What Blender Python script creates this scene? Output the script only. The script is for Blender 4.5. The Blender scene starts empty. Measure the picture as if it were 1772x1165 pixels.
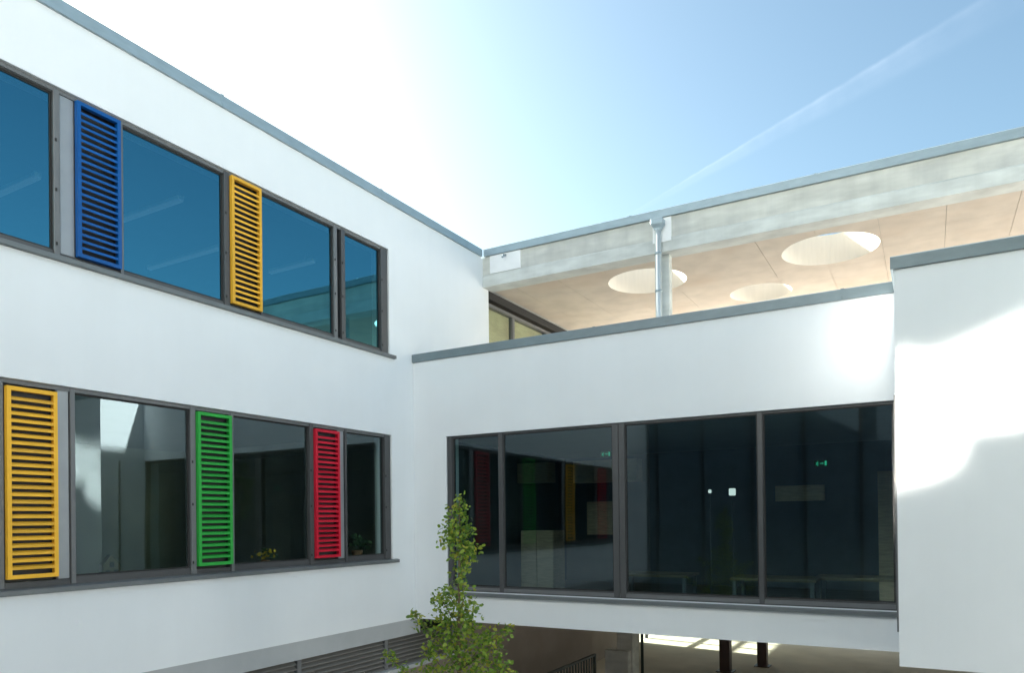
import bpy, bmesh, math, random
from mathutils import Vector, Matrix
random.seed(7)
sc = bpy.context.scene
COL = sc.collection
R = math.radians

# ------------------------------------------------------------------ camera
cam = bpy.data.cameras.new('camera')
camo = bpy.data.objects.new('camera', cam); COL.objects.link(camo); sc.camera = camo
YAW, PITCH, ROLL = R(-29.749), R(0.339), R(-0.673)
cam.sensor_width = 36.0; cam.sensor_fit = 'HORIZONTAL'
cam.lens = 36.0 * 1265.37 / 1772.0
cam.shift_x = 0.0
cam.shift_y = (893.886 - 582.5) / 1772.0
cam.clip_start = 0.05; cam.clip_end = 5000
fw = Vector((math.sin(YAW) * math.cos(PITCH), math.cos(YAW) * math.cos(PITCH), math.sin(PITCH)))
rt = fw.cross(Vector((0, 0, 1))).normalized(); up = rt.cross(fw)
r2 = rt * math.cos(ROLL) + up * math.sin(ROLL); u2 = -rt * math.sin(ROLL) + up * math.cos(ROLL)
camo.matrix_world = Matrix(((r2.x, u2.x, -fw.x, 0), (r2.y, u2.y, -fw.y, 0), (r2.z, u2.z, -fw.z, 0), (0, 0, 0, 1)))

# ------------------------------------------------------------------ sky and sun
AZ, EL = R(-80.3), R(26.8)          # azimuth measured from +Y towards +X
SUN = Vector((math.sin(AZ) * math.cos(EL), math.cos(AZ) * math.cos(EL), math.sin(EL)))
world = bpy.data.worlds.new('World'); sc.world = world; world.use_nodes = True
wn = world.node_tree; wn.nodes.clear()
def W(t, **k):
    n = wn.nodes.new(t)
    for a, b in k.items(): setattr(n, a, b)
    return n
sky = W('ShaderNodeTexSky', sky_type='NISHITA', sun_disc=False)
sky.sun_elevation = EL; sky.sun_rotation = AZ; sky.altitude = 200
sky.air_density = 1.0; sky.dust_density = 3.0; sky.ozone_density = 1.2
bg = W('ShaderNodeBackground'); bg.inputs['Strength'].default_value = 0.050
wo = W('ShaderNodeOutputWorld')
def wmath(op, a, b=None, c=None, clamp=False):
    n = W('ShaderNodeMath', operation=op); n.use_clamp = clamp
    for i, v in enumerate((a, b, c)):
        if v is None: continue
        if isinstance(v, (int, float)): n.inputs[i].default_value = v
        else: wn.links.new(v, n.inputs[i])
    return n.outputs[0]
def wdot(vec, v):
    n = W('ShaderNodeVectorMath', operation='DOT_PRODUCT'); wn.links.new(vec, n.inputs[0]); n.inputs[1].default_value = v
    return n.outputs['Value']
tc = W('ShaderNodeTexCoord'); D = tc.outputs['Generated']
# the aircraft trail: a slowly widening band of ice haze along one great circle
pa = Vector((-0.292, 0.872, 0.392)).normalized(); pb = Vector((0.075, 0.861, 0.503)).normalized()
nn = pa.cross(pb).normalized(); ta = (pb - pa * pb.dot(pa)).normalized()
off = wdot(D, nn); along = wmath('ARCTAN2', wdot(D, ta), wdot(D, pa))
nz = W('ShaderNodeTexNoise'); nz.inputs['Scale'].default_value = 60; nz.inputs['Detail'].default_value = 5
mp = W('ShaderNodeMapping'); wn.links.new(D, mp.inputs[0]); wn.links.new(mp.outputs[0], nz.inputs['Vector'])
wob = wmath('MULTIPLY', wmath('SUBTRACT', nz.outputs[0], 0.5), 0.0028)
offw = wmath('ADD', off, wob)
sgn = -1.0
u = wmath('MULTIPLY', offw, 1.0)
half = wmath('MULTIPLY_ADD', along, 0.038, 0.0035)
half = wmath('MAXIMUM', half, 0.003)
q = wmath('DIVIDE', u, half)
lead = wmath('MULTIPLY', wmath('ADD', q, 1.0), 4.0, clamp=True)            # crisp windward edge
tail = wmath('MULTIPLY', wmath('SUBTRACT', 1.15, q), 0.75, clamp=True)      # feathered lee side
e1 = wmath('SUBTRACT', 1.0, wmath('MULTIPLY', wmath('ABSOLUTE', wmath('ADD', q, 0.72)), 3.0), clamp=True)
e2 = wmath('SUBTRACT', 1.0, wmath('MULTIPLY', wmath('ABSOLUTE', wmath('SUBTRACT', q, 0.55)), 1.9), clamp=True)
body = wmath('ADD', wmath('MULTIPLY', e1, 0.45), wmath('MULTIPLY_ADD', e2, 0.30, 0.45))
core = wmath('MULTIPLY', wmath('MULTIPLY', lead, tail), body)
nz2 = W('ShaderNodeTexNoise'); nz2.inputs['Scale'].default_value = 26; nz2.inputs['Detail'].default_value = 6
wn.links.new(D, nz2.inputs['Vector'])
tex = wmath('MULTIPLY_ADD', nz2.outputs[0], 2.4, -0.6, clamp=True)
front = wmath('GREATER_THAN', wdot(D, pa), 0.0)
endf = wmath('SUBTRACT', 1.0, wmath('MULTIPLY', wmath('SUBTRACT', along, 0.22), 4.2), clamp=True)
begf = wmath('MULTIPLY_ADD', along, 8.0, 0.6, clamp=True)
trail = wmath('MULTIPLY', wmath('MULTIPLY', core, tex), wmath('MULTIPLY', wmath('MULTIPLY', endf, begf), front))
trail = wmath('MULTIPLY', trail, 0.115)
gam = W('ShaderNodeGamma'); gam.inputs[1].default_value = 1.08; wn.links.new(sky.outputs[0], gam.inputs[0])
hue = W('ShaderNodeMix', data_type='RGBA', blend_type='MULTIPLY'); hue.inputs[0].default_value = 1.0
wn.links.new(gam.outputs[0], hue.inputs[6]); hue.inputs[7].default_value = (0.89, 0.99, 0.875, 1)
mixc = W('ShaderNodeMix', data_type='RGBA', blend_type='MIX')
wn.links.new(trail, mixc.inputs[0]); wn.links.new(hue.outputs[2], mixc.inputs[6]); mixc.inputs[7].default_value = (7.5, 8.0, 8.6, 1)
wn.links.new(mixc.outputs[2], bg.inputs['Color']); wn.links.new(bg.outputs[0], wo.inputs[0])

sl = bpy.data.lights.new('sun', 'SUN'); sl.energy = 5.0; sl.angle = R(1.5); sl.color = (1.0, 0.95, 0.87)
slo = bpy.data.objects.new('sun', sl); COL.objects.link(slo)
slo.rotation_euler = (-SUN).to_track_quat('-Z', 'Y').to_euler(); slo.location = SUN * 60

sc.view_settings.view_transform = 'Standard'; sc.view_settings.look = 'None'
sc.view_settings.gamma = 1.0; sc.view_settings.use_curve_mapping = False
sc.view_settings.exposure = 2.52
cy = sc.cycles
cy.use_denoising = True; cy.use_guiding = True; cy.caustics_reflective = True
cy.blur_glossy = 0.0; cy.sample_clamp_indirect = 0.0
cy.use_adaptive_sampling = False
cy.max_bounces = 10; cy.diffuse_bounces = 6; cy.glossy_bounces = 5; cy.transparent_max_bounces = 16

# ------------------------------------------------------------------ materials
def mat(name, col, rough=0.6, metal=0.0, var=0.0, vscale=3.0, bump=0.0, bscale=60.0, spec=0.5, stretch=(1, 1, 1), tint=None, tscale=1.0, tamt=0.0):
    m = bpy.data.materials.new(name); m.use_nodes = True; nt = m.node_tree
    b = nt.nodes['Principled BSDF']
    b.inputs['Base Color'].default_value = (*col, 1); b.inputs['Roughness'].default_value = rough
    b.inputs['Metallic'].default_value = metal; b.inputs['Specular IOR Level'].default_value = spec
    g = nt.nodes.new('ShaderNodeNewGeometry')
    mpn = nt.nodes.new('ShaderNodeMapping'); mpn.inputs['Scale'].default_value = stretch
    nt.links.new(g.outputs['Position'], mpn.inputs[0])
    last = None
    if var:
        n = nt.nodes.new('ShaderNodeTexNoise'); n.inputs['Scale'].default_value = vscale; n.inputs['Detail'].default_value = 6
        nt.links.new(mpn.outputs[0], n.inputs['Vector'])
        r = nt.nodes.new('ShaderNodeMapRange'); r.inputs[1].default_value = 0.3; r.inputs[2].default_value = 0.7
        r.inputs[3].default_value = 1 - var; r.inputs[4].default_value = 1 + var
        nt.links.new(n.outputs[0], r.inputs[0])
        mx = nt.nodes.new('ShaderNodeMix'); mx.data_type = 'RGBA'; mx.blend_type = 'MULTIPLY'; mx.inputs[0].default_value = 1
        mx.inputs[6].default_value = (*col, 1); nt.links.new(r.outputs[0], mx.inputs[7])
        last = mx.outputs[2]
    if tint:
        n = nt.nodes.new('ShaderNodeTexNoise'); n.inputs['Scale'].default_value = tscale; n.inputs['Detail'].default_value = 5
        nt.links.new(g.outputs['Position'], n.inputs['Vector'])
        r = nt.nodes.new('ShaderNodeMapRange'); r.inputs[1].default_value = 0.5; r.inputs[2].default_value = 0.72; r.inputs[4].default_value = tamt
        nt.links.new(n.outputs[0], r.inputs[0])
        mx = nt.nodes.new('ShaderNodeMix'); mx.data_type = 'RGBA'; nt.links.new(r.outputs[0], mx.inputs[0])
        if last: nt.links.new(last, mx.inputs[6])
        else: mx.inputs[6].default_value = (*col, 1)
        mx.inputs[7].default_value = (*tint, 1); last = mx.outputs[2]
    if last: nt.links.new(last, b.inputs['Base Color'])
    if bump:
        n = nt.nodes.new('ShaderNodeTexNoise'); n.inputs['Scale'].default_value = bscale; n.inputs['Detail'].default_value = 4
        nt.links.new(mpn.outputs[0], n.inputs['Vector'])
        bp = nt.nodes.new('ShaderNodeBump'); bp.inputs['Strength'].default_value = bump; bp.inputs['Distance'].default_value = 0.004
        nt.links.new(n.outputs[0], bp.inputs['Height']); nt.links.new(bp.outputs[0], b.inputs['Normal'])
    return m

def glass(name, tint, ior, refl=(1, 1, 1), rough=0.0):
    m = bpy.data.materials.new(name); m.use_nodes = True; nt = m.node_tree; nt.nodes.clear()
    o = nt.nodes.new('ShaderNodeOutputMaterial'); mx = nt.nodes.new('ShaderNodeMixShader')
    t = nt.nodes.new('ShaderNodeBsdfTransparent'); t.inputs[0].default_value = (*tint, 1)
    g = nt.nodes.new('ShaderNodeBsdfGlossy'); g.inputs['Roughness'].default_value = rough; g.inputs['Color'].default_value = (*refl, 1)
    f = nt.nodes.new('ShaderNodeFresnel'); f.inputs['IOR'].default_value = ior
    # very slight waviness of float glass
    n = nt.nodes.new('ShaderNodeTexNoise'); n.inputs['Scale'].default_value = 0.9; n.inputs['Detail'].default_value = 1
    ge = nt.nodes.new('ShaderNodeNewGeometry'); nt.links.new(ge.outputs['Position'], n.inputs['Vector'])
    bp = nt.nodes.new('ShaderNodeBump'); bp.inputs['Strength'].default_value = 0.03; bp.inputs['Distance'].default_value = 0.05
    nt.links.new(n.outputs[0], bp.inputs['Height']); nt.links.new(bp.outputs[0], g.inputs['Normal'])
    # the coating sits on the outer face; the inner face only transmits
    inv = nt.nodes.new('ShaderNodeMath'); inv.operation = 'SUBTRACT'; inv.inputs[0].default_value = 1.0; nt.links.new(ge.outputs['Backfacing'], inv.inputs[1])
    fm = nt.nodes.new('ShaderNodeMath'); fm.operation = 'MULTIPLY'; nt.links.new(f.outputs[0], fm.inputs[0]); nt.links.new(inv.outputs[0], fm.inputs[1])
    nt.links.new(fm.outputs[0], mx.inputs[0]); nt.links.new(t.outputs[0], mx.inputs[1]); nt.links.new(g.outputs[0], mx.inputs[2])
    nt.links.new(mx.outputs[0], o.inputs[0])
    return m

M = {}
def sheen_var(m):
    # blades differ slightly in fading and sheen
    nt = m.node_tree; b = nt.nodes['Principled BSDF']; src = b.inputs['Base Color'].links[0].from_socket
    oi = nt.nodes.new('ShaderNodeObjectInfo'); r = nt.nodes.new('ShaderNodeMapRange'); r.inputs[3].default_value = 0.86; r.inputs[4].default_value = 1.1
    nt.links.new(oi.outputs['Random'], r.inputs[0])
    mx = nt.nodes.new('ShaderNodeMix'); mx.data_type = 'RGBA'; mx.blend_type = 'MULTIPLY'; mx.inputs[0].default_value = 1
    nt.links.new(src, mx.inputs[6]); nt.links.new(r.outputs[0], mx.inputs[7]); nt.links.new(mx.outputs[2], b.inputs['Base Color'])
    r2 = nt.nodes.new('ShaderNodeMapRange'); r2.inputs[3].default_value = 0.36; r2.inputs[4].default_value = 0.58
    nt.links.new(oi.outputs['Random'], r2.inputs[0]); nt.links.new(r2.outputs[0], b.inputs['Roughness'])
M['plaster'] = mat('plaster', (0.775, 0.805, 0.825), 0.9, var=0.018, vscale=1.3, bump=0.25, bscale=140, spec=0.2)
def streaks(m, amt=0.035):
    nt = m.node_tree; b = nt.nodes['Principled BSDF']; src = b.inputs['Base Color'].links[0].from_socket
    g = nt.nodes.new('ShaderNodeNewGeometry'); mpn = nt.nodes.new('ShaderNodeMapping'); mpn.inputs['Scale'].default_value = (5, 5, 0.22)
    nt.links.new(g.outputs['Position'], mpn.inputs[0])
    n = nt.nodes.new('ShaderNodeTexNoise'); n.inputs['Scale'].default_value = 1.0; n.inputs['Detail'].default_value = 7; n.inputs['Roughness'].default_value = 0.6
    nt.links.new(mpn.outputs[0], n.inputs['Vector'])
    r = nt.nodes.new('ShaderNodeMapRange'); r.inputs[1].default_value = 0.42; r.inputs[2].default_value = 0.75; r.inputs[3].default_value = 1.0; r.inputs[4].default_value = 1 - amt * 2
    nt.links.new(n.outputs[0], r.inputs[0])
    mx = nt.nodes.new('ShaderNodeMix'); mx.data_type = 'RGBA'; mx.blend_type = 'MULTIPLY'; mx.inputs[0].default_value = 1
    nt.links.new(src, mx.inputs[6]); nt.links.new(r.outputs[0], mx.inputs[7]); nt.links.new(mx.outputs[2], b.inputs['Base Color'])
streaks(M['plaster'], 0.006)
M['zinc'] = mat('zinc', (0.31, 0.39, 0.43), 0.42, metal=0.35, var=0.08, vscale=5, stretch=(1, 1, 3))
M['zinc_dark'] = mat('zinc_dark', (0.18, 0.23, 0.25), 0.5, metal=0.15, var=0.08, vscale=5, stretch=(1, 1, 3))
M['concrete'] = mat('concrete', (0.60, 0.60, 0.555), 0.85, var=0.16, vscale=2.6, bump=0.4, bscale=35, spec=0.2, stretch=(0.5, 1, 2.2), tint=(0.44, 0.45, 0.44), tscale=1.7, tamt=0.7)
M['concrete_flange'] = mat('concrete_flange', (0.62, 0.64, 0.615), 0.85, var=0.15, vscale=3.2, bump=0.4, bscale=35, spec=0.2, stretch=(0.6, 1, 2.0))
streaks(M['concrete'], 0.05); streaks(M['concrete_flange'], 0.04)
M['soffit'] = mat('soffit', (0.62, 0.545, 0.465), 0.85, var=0.08, vscale=2.6, bump=0.3, bscale=40, spec=0.2, tint=(0.60, 0.47, 0.36), tscale=0.8, tamt=0.5)
M['well'] = mat('well', (0.66, 0.62, 0.55), 0.85, var=0.025, vscale=6, spec=0.2, stretch=(3, 3, 0.4))
M['white_patch'] = mat('white_patch', (0.86, 0.87, 0.87), 0.6, var=0.03, vscale=4)
M['frame'] = mat('frame', (0.065, 0.067, 0.070), 0.45, var=0.06, vscale=4)
M['frame_light'] = mat('frame_light', (0.14, 0.145, 0.15), 0.45, var=0.06, vscale=4)
M['flap'] = mat('flap', (0.30, 0.32, 0.34), 0.4, metal=0.2, var=0.05, vscale=4)
M['sill'] = mat('sill', (0.15, 0.165, 0.17), 0.45, metal=0.2, var=0.07, vscale=5)
M['gasket'] = mat('gasket', (0.02, 0.02, 0.02), 0.7)
M['glass'] = glass('glass', (0.55, 0.66, 0.66), 3.3, (0.22, 0.74, 0.98))
M['glass_low'] = glass('glass_low', (0.78, 0.86, 0.82), 2.1, (0.72, 0.92, 1.0))
M['glass_face'] = glass('glass_face', (0.74, 0.84, 0.84), 1.75, (0.75, 0.92, 1.0))
M['glass_clear'] = glass('glass_clear', (0.8, 0.85, 0.8), 1.5)
M['mirror'] = None
for k, c in dict(blue=(0.001, 0.085, 0.31), yellow=(0.80, 0.43, 0.035), green=(0.025, 0.33, 0.05), red=(0.56, 0.012, 0.035)).items():
    M[k] = mat('paint_' + k, c, 0.45, var=0.05, vscale=6, spec=0.3)
    sheen_var(M[k])
M['backing'] = mat('backing', (0.035, 0.035, 0.038), 0.6)
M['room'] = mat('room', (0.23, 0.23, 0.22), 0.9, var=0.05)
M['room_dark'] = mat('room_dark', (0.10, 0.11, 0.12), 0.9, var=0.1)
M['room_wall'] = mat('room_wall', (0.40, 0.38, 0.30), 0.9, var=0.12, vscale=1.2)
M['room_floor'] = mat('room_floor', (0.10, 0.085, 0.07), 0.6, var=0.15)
M['wood'] = mat('wood', (0.36, 0.26, 0.18), 0.6, var=0.2, vscale=6, stretch=(1, 1, 8))
M['pavement'] = mat('pavement', (0.48, 0.475, 0.455), 0.9, var=0.12, vscale=1.5, bump=0.3, bscale=25)
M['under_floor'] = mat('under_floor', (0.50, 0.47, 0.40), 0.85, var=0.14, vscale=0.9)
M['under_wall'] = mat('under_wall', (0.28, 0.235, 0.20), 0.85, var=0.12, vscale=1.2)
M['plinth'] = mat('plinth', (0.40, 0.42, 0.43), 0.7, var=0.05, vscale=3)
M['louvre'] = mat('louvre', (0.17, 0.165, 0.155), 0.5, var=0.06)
M['brown_steel'] = mat('brown_steel', (0.055, 0.032, 0.026), 0.5, var=0.1)
M['rail'] = mat('rail', (0.02, 0.035, 0.035), 0.5)
M['pipe'] = mat('pipe', (0.55, 0.60, 0.61), 0.4, metal=0.3, var=0.06, vscale=8, stretch=(1, 1, .3))
M['bark'] = mat('bark', (0.16, 0.12, 0.08), 0.9, var=0.25, vscale=20)
M['curtain'] = mat('curtain', (0.50, 0.45, 0.32), 0.9, var=0.2, vscale=2, stretch=(1, 1, 3))
def translucent(m, amt):
    nt = m.node_tree; b = nt.nodes['Principled BSDF']; o = nt.nodes['Material Output']
    t = nt.nodes.new('ShaderNodeBsdfTranslucent'); mx = nt.nodes.new('ShaderNodeMixShader'); mx.inputs[0].default_value = amt
    t.inputs[0].default_value = b.inputs['Base Color'].default_value
    nt.links.new(b.outputs[0], mx.inputs[1]); nt.links.new(t.outputs[0], mx.inputs[2]); nt.links.new(mx.outputs[0], o.inputs[0])
translucent(M['curtain'], 0.035)
M['roofing'] = mat('roofing', (0.30, 0.29, 0.27), 0.95, var=0.15, vscale=3)
M['terrace'] = mat('terrace', (0.60, 0.57, 0.535), 0.9, var=0.1, vscale=2)
M['dark_curtain_wall'] = mat('dark_curtain_wall', (0.14, 0.19, 0.225), 0.35, var=0.1)
M['tower'] = mat('tower', (0.11, 0.13, 0.14), 0.9, var=0.15, vscale=2)
M['flower'] = mat('flower', (0.75, 0.45, 0.03), 0.7); M['leafdark'] = mat('leafdark', (0.03, 0.07, 0.02), 0.7)
M['clay'] = mat('clay', (0.35, 0.15, 0.08), 0.8); M['pale_wood'] = mat('pale_wood', (0.15, 0.11, 0.065), 0.7)

def emission(name, col, s):
    m = bpy.data.materials.new(name); m.use_nodes = True; nt = m.node_tree
    b = nt.nodes['Principled BSDF']; b.inputs['Base Color'].default_value = (*col, 1)
    b.inputs['Emission Color'].default_value = (*col, 1); b.inputs['Emission Strength'].default_value = s
    return m
M['exit'] = emission('exit_green', (0.03, 0.5, 0.26), 0.16)
M['tube'] = emission('lamp_tube', (0.8, 0.9, 1.0), 0.014)
M['shade'] = emission('lamp_shade', (0.9, 0.95, 0.9), 0.17)
M['exit_white'] = emission('exit_white', (0.6, 0.9, 0.75), 0.5)

# coated window pane that throws the sun back into the court
mm = bpy.data.materials.new('coated_glass'); mm.use_nodes = True; mm.node_tree.nodes.clear()
_g = mm.node_tree.nodes.new('ShaderNodeBsdfGlossy'); _g.inputs['Roughness'].default_value = 0.04; _g.inputs['Color'].default_value = (0.72, 0.72, 0.70, 1)
_o = mm.node_tree.nodes.new('ShaderNodeOutputMaterial'); mm.node_tree.links.new(_g.outputs[0], _o.inputs[0])
M['mirror'] = mm

def leafmat():
    m = bpy.data.materials.new('leaf'); m.use_nodes = True; nt = m.node_tree; b = nt.nodes['Principled BSDF']
    oi = nt.nodes.new('ShaderNodeNewGeometry'); cr = nt.nodes.new('ShaderNodeValToRGB')
    e = cr.color_ramp.elements
    e[0].position = 0; e[0].color = (0.09, 0.18, 0.025, 1)
    e[1].position = 1; e[1].color = (0.42, 0.38, 0.05, 1)
    a = e.new(0.45); a.color = (0.19, 0.32, 0.04, 1); a = e.new(0.8); a.color = (0.34, 0.43, 0.06, 1)
    nt.links.new(oi.outputs['Random Per Island'], cr.inputs[0])
    nt.links.new(cr.outputs[0], b.inputs['Base Color']); b.inputs['Roughness'].default_value = 0.5
    tr = nt.nodes.new('ShaderNodeBsdfTranslucent'); nt.links.new(cr.outputs[0], tr.inputs[0])
    mx = nt.nodes.new('ShaderNodeMixShader'); mx.inputs[0].default_value = 0.45
    o = nt.nodes['Material Output']
    nt.links.new(b.outputs[0], mx.inputs[1]); nt.links.new(tr.outputs[0], mx.inputs[2]); nt.links.new(mx.outputs[0], o.inputs[0])
    return m
M['leaf'] = leafmat()

# ------------------------------------------------------------------ helpers
def bx(bm, x0, x1, y0, y1, z0, z1):
    v = [bm.verts.new(p) for p in ((x0, y0, z0), (x1, y0, z0), (x1, y1, z0), (x0, y1, z0), (x0, y0, z1), (x1, y0, z1), (x1, y1, z1), (x0, y1, z1))]
    for f in ((0, 3, 2, 1), (4, 5, 6, 7), (0, 1, 5, 4), (1, 2, 6, 5), (2, 3, 7, 6), (3, 0, 4, 7)):
        bm.faces.new([v[i] for i in f])
def tube(bm, pts, rads, n=10, cap=True):
    rings = []
    for i, p in enumerate(pts):
        p = Vector(p)
        d = (Vector(pts[min(i + 1, len(pts) - 1)]) - Vector(pts[max(i - 1, 0)])).normalized()
        a = d.orthogonal().normalized() if abs(d.z) < 0.9 else Vector((1, 0, 0)); a = (a - d * a.dot(d)).normalized(); b = d.cross(a)
        r = rads[i] if isinstance(rads, (list, tuple)) else rads
        rings.append([bm.verts.new(p + (a * math.cos(2 * math.pi * k / n) + b * math.sin(2 * math.pi * k / n)) * r) for k in range(n)])
    for A, B in zip(rings, rings[1:]):
        for k in range(n): bm.faces.new((A[k], A[(k + 1) % n], B[(k + 1) % n], B[k]))
    if cap:
        bm.faces.new(rings[0][::-1]); bm.faces.new(rings[-1])
def obj(name, bm, m, parent=None, smooth=False, bevel=0.0):
    if bevel:
        bmesh.ops.bevel(bm, geom=bm.edges[:], offset=bevel, segments=1, affect='EDGES', profile=0.5)
    bmesh.ops.recalc_face_normals(bm, faces=bm.faces[:])
    me = bpy.data.meshes.new(name); bm.to_mesh(me); bm.free()
    if smooth:
        for p in me.polygons: p.use_smooth = True
    me.materials.append(M[m] if isinstance(m, str) else m)
    o = bpy.data.objects.new(name, me); COL.objects.link(o)
    if parent is not None: attach(o, parent)
    return o
def world_loc(o):
    v = Vector(o.location); p = o.parent
    while p: v += Vector(p.location); p = p.parent
    return v
def attach(o, parent):
    o.parent = parent; o.location = Vector(o.location) - world_loc(parent)
def box(name, c, m, parent=None, bevel=0.0):
    bm = bmesh.new(); bx(bm, *c); return obj(name, bm, m, parent, bevel=bevel)
def thing(name, label, cat, loc, group=None):
    o = bpy.data.objects.new(name, None); COL.objects.link(o); o.location = loc; o.empty_display_size = 0.3
    return tag(o, label, cat, group)
def tag(o, label, cat, group=None):
    o['label'] = label; o['category'] = cat
    if group: o['group'] = group
    return o
def struct(o): o['kind'] = 'structure'; return o

def wall_holes(bm, axis, a0, a1, z0, z1, t0, t1, holes):
    """slab in the plane (axis, z) from thickness t0 to t1 with rectangular openings; one manifold shell"""
    us = sorted({a0, a1, *[h[0] for h in holes], *[h[1] for h in holes]}); us = [x for x in us if a0 <= x <= a1]
    zs = sorted({z0, z1, *[h[2] for h in holes], *[h[3] for h in holes]}); zs = [x for x in zs if z0 <= x <= z1]
    def solid(i, j):
        if i < 0 or j < 0 or i >= len(us) - 1 or j >= len(zs) - 1: return False
        cu, cz = (us[i] + us[i + 1]) / 2, (zs[j] + zs[j + 1]) / 2
        return not any(h[0] < cu < h[1] and h[2] < cz < h[3] for h in holes)
    V = {}
    def v(i, j, k):
        if (i, j, k) not in V:
            t = (t0, t1)[k]
            V[i, j, k] = bm.verts.new((t, us[i], zs[j]) if axis == 'y' else (us[i], t, zs[j]))
        return V[i, j, k]
    for i in range(len(us) - 1):
        for j in range(len(zs) - 1):
            if not solid(i, j): continue
            for k in (0, 1): bm.faces.new((v(i, j, k), v(i + 1, j, k), v(i + 1, j + 1, k), v(i, j + 1, k)))
            for di, dj, e in ((-1, 0, ((i, j), (i, j + 1))), (1, 0, ((i + 1, j), (i + 1, j + 1))), (0, -1, ((i, j), (i + 1, j))), (0, 1, ((i, j + 1), (i + 1, j + 1)))):
                if not solid(i + di, j + dj):
                    (p, q), (r, s) = e
                    bm.faces.new((v(p, q, 0), v(r, s, 0), v(r, s, 1), v(p, q, 1)))

XL, YF, YB, YC = -7.5, 9.83, 8.90, 12.08
GZ = -4.1

# ------------------------------------------------------------------ ground
bm = bmesh.new()
bx(bm, -1500, 1500, -1500, 1500, GZ - 0.5, GZ)
struct(obj('ground', bm, 'pavement'))
bm = bmesh.new(); bx(bm, -8.4, 12, 9.9, 40, GZ - 0.1, GZ + 0.006)
struct(obj('undercroft_floor', bm, 'under_floor'))

# ------------------------------------------------------------------ grille builder
def grille(parent, col, y0, y1, z0, z1, x=XL + 0.015):
    """louvred vent screen: painted frame and tilted blades, standing just proud of the window strip"""
    fw_, dp = 0.038, 0.05
    bm = bmesh.new()
    wall_holes(bm, 'y', y0, y1, z0, z1, x - dp, x, [(y0 + fw_, y1 - fw_, z0 + fw_, z1 - fw_)])
    g = obj('vent_grille', bm, col, parent)
    n = round((z1 - z0 - 2 * fw_) / 0.0705); p = (z1 - z0 - 2 * fw_) / n
    bm = bmesh.new()
    L = (y1 - y0) / 2 - fw_ + 0.002
    prof = [(-0.006, -0.020), (-0.006, -0.014), (-0.040, 0.022), (-0.046, 0.022), (-0.046, 0.016), (-0.012, -0.020)]
    prof = [(-0.005, -0.022), (-0.005, 0.004), (-0.044, 0.020), (-0.044, 0.012), (-0.012, -0.004), (-0.012, -0.022)]
    A = [bm.verts.new((a, -L, b)) for a, b in prof]; B = [bm.verts.new((a, L, b)) for a, b in prof]
    bm.faces.new(A); bm.faces.new(B[::-1])
    for k in range(len(prof)): bm.faces.new((A[k], A[(k + 1) % len(prof)], B[(k + 1) % len(prof)], B[k]))
    s0 = None
    for k in range(1, n):
        if s0 is None:
            s0 = obj('slat', bm, col); s = s0
        else:
            s = bpy.data.objects.new('slat', s0.data); COL.objects.link(s)
        s.location = (x, (y0 + y1) / 2, z0 + fw_ + p * k); attach(s, g)
    return g

def strip_window(parent, label, ya, yb, za, zb, gl0, gl1, glasses, mulls, flaps, backs, sill_bot, gm, xg=XL - 0.07):
    """a ribbon window in the left wing: frame, mullions, panes, vent flaps and sill"""
    bm = bmesh.new()
    wall_holes(bm, 'y', ya, yb, za, zb, xg - 0.06, xg + 0.02, [(g[0] - 0.001, g[1] + 0.001, gl0, gl1) for g in glasses] + [(f[0] + .004, f[1] - .004, gl0 - .02, gl1 + .015) for f in flaps + backs])
    w = obj('ribbon_window', bm, 'frame', parent); w['label'] = label
    for a, b, m in mulls: box('mullion', (xg + 0.021, xg + 0.045, a, b, za + 0.012, zb - 0.012), m, w, 0.003)
    box('head_rail', (xg + 0.021, xg + 0.036, ya + .01, yb - .01, zb - 0.045, zb - 0.004), 'frame_light', w)
    for a, b in glasses:
        box('pane', (xg - 0.02, xg - 0.004, a, b, gl0, gl1), gm, w)
        bm = bmesh.new(); wall_holes(bm, 'y', a + .001, b - .001, gl0 + .001, gl1 - .001, xg - 0.003, xg + 0.006, [(a + 0.018, b - 0.018, gl0 + 0.018, gl1 - 0.018)])
        obj('gasket', bm, 'gasket', w)
    for a, b in flaps: 
        box('vent_flap', (xg - 0.05, xg + 0.024, a + .006, b - .006, gl0 - .015, gl1 + .01), 'flap', w, 0.004)
    for a, b in backs: box('vent_backing', (xg - 0.055, xg - 0.045, a, b, gl0 - .015, gl1 + .01), 'backing', w)
    s = bmesh.new(); bx(s, xg + 0.021, XL + 0.055, ya - 0.02, yb + 0.11, sill_bot, sill_bot + 0.05)
    for vv in s.verts:
        if vv.co.z > sill_bot + .02 and vv.co.x < XL: vv.co.z += 0.015
    obj('sill', s, 'sill', w, bevel=0.004)
    for a, b, m in mulls:
        if b - a < 0.055 or a < 3: continue
        for z in (gl0 + .05, (gl0 + gl1) / 2 - .2, (gl0 + gl1) / 2 + .3):
            box('hinge', (xg + 0.0455, xg + 0.055, a + .012, a + .026, z, z + .03), 'gasket', w)
    return w

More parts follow.
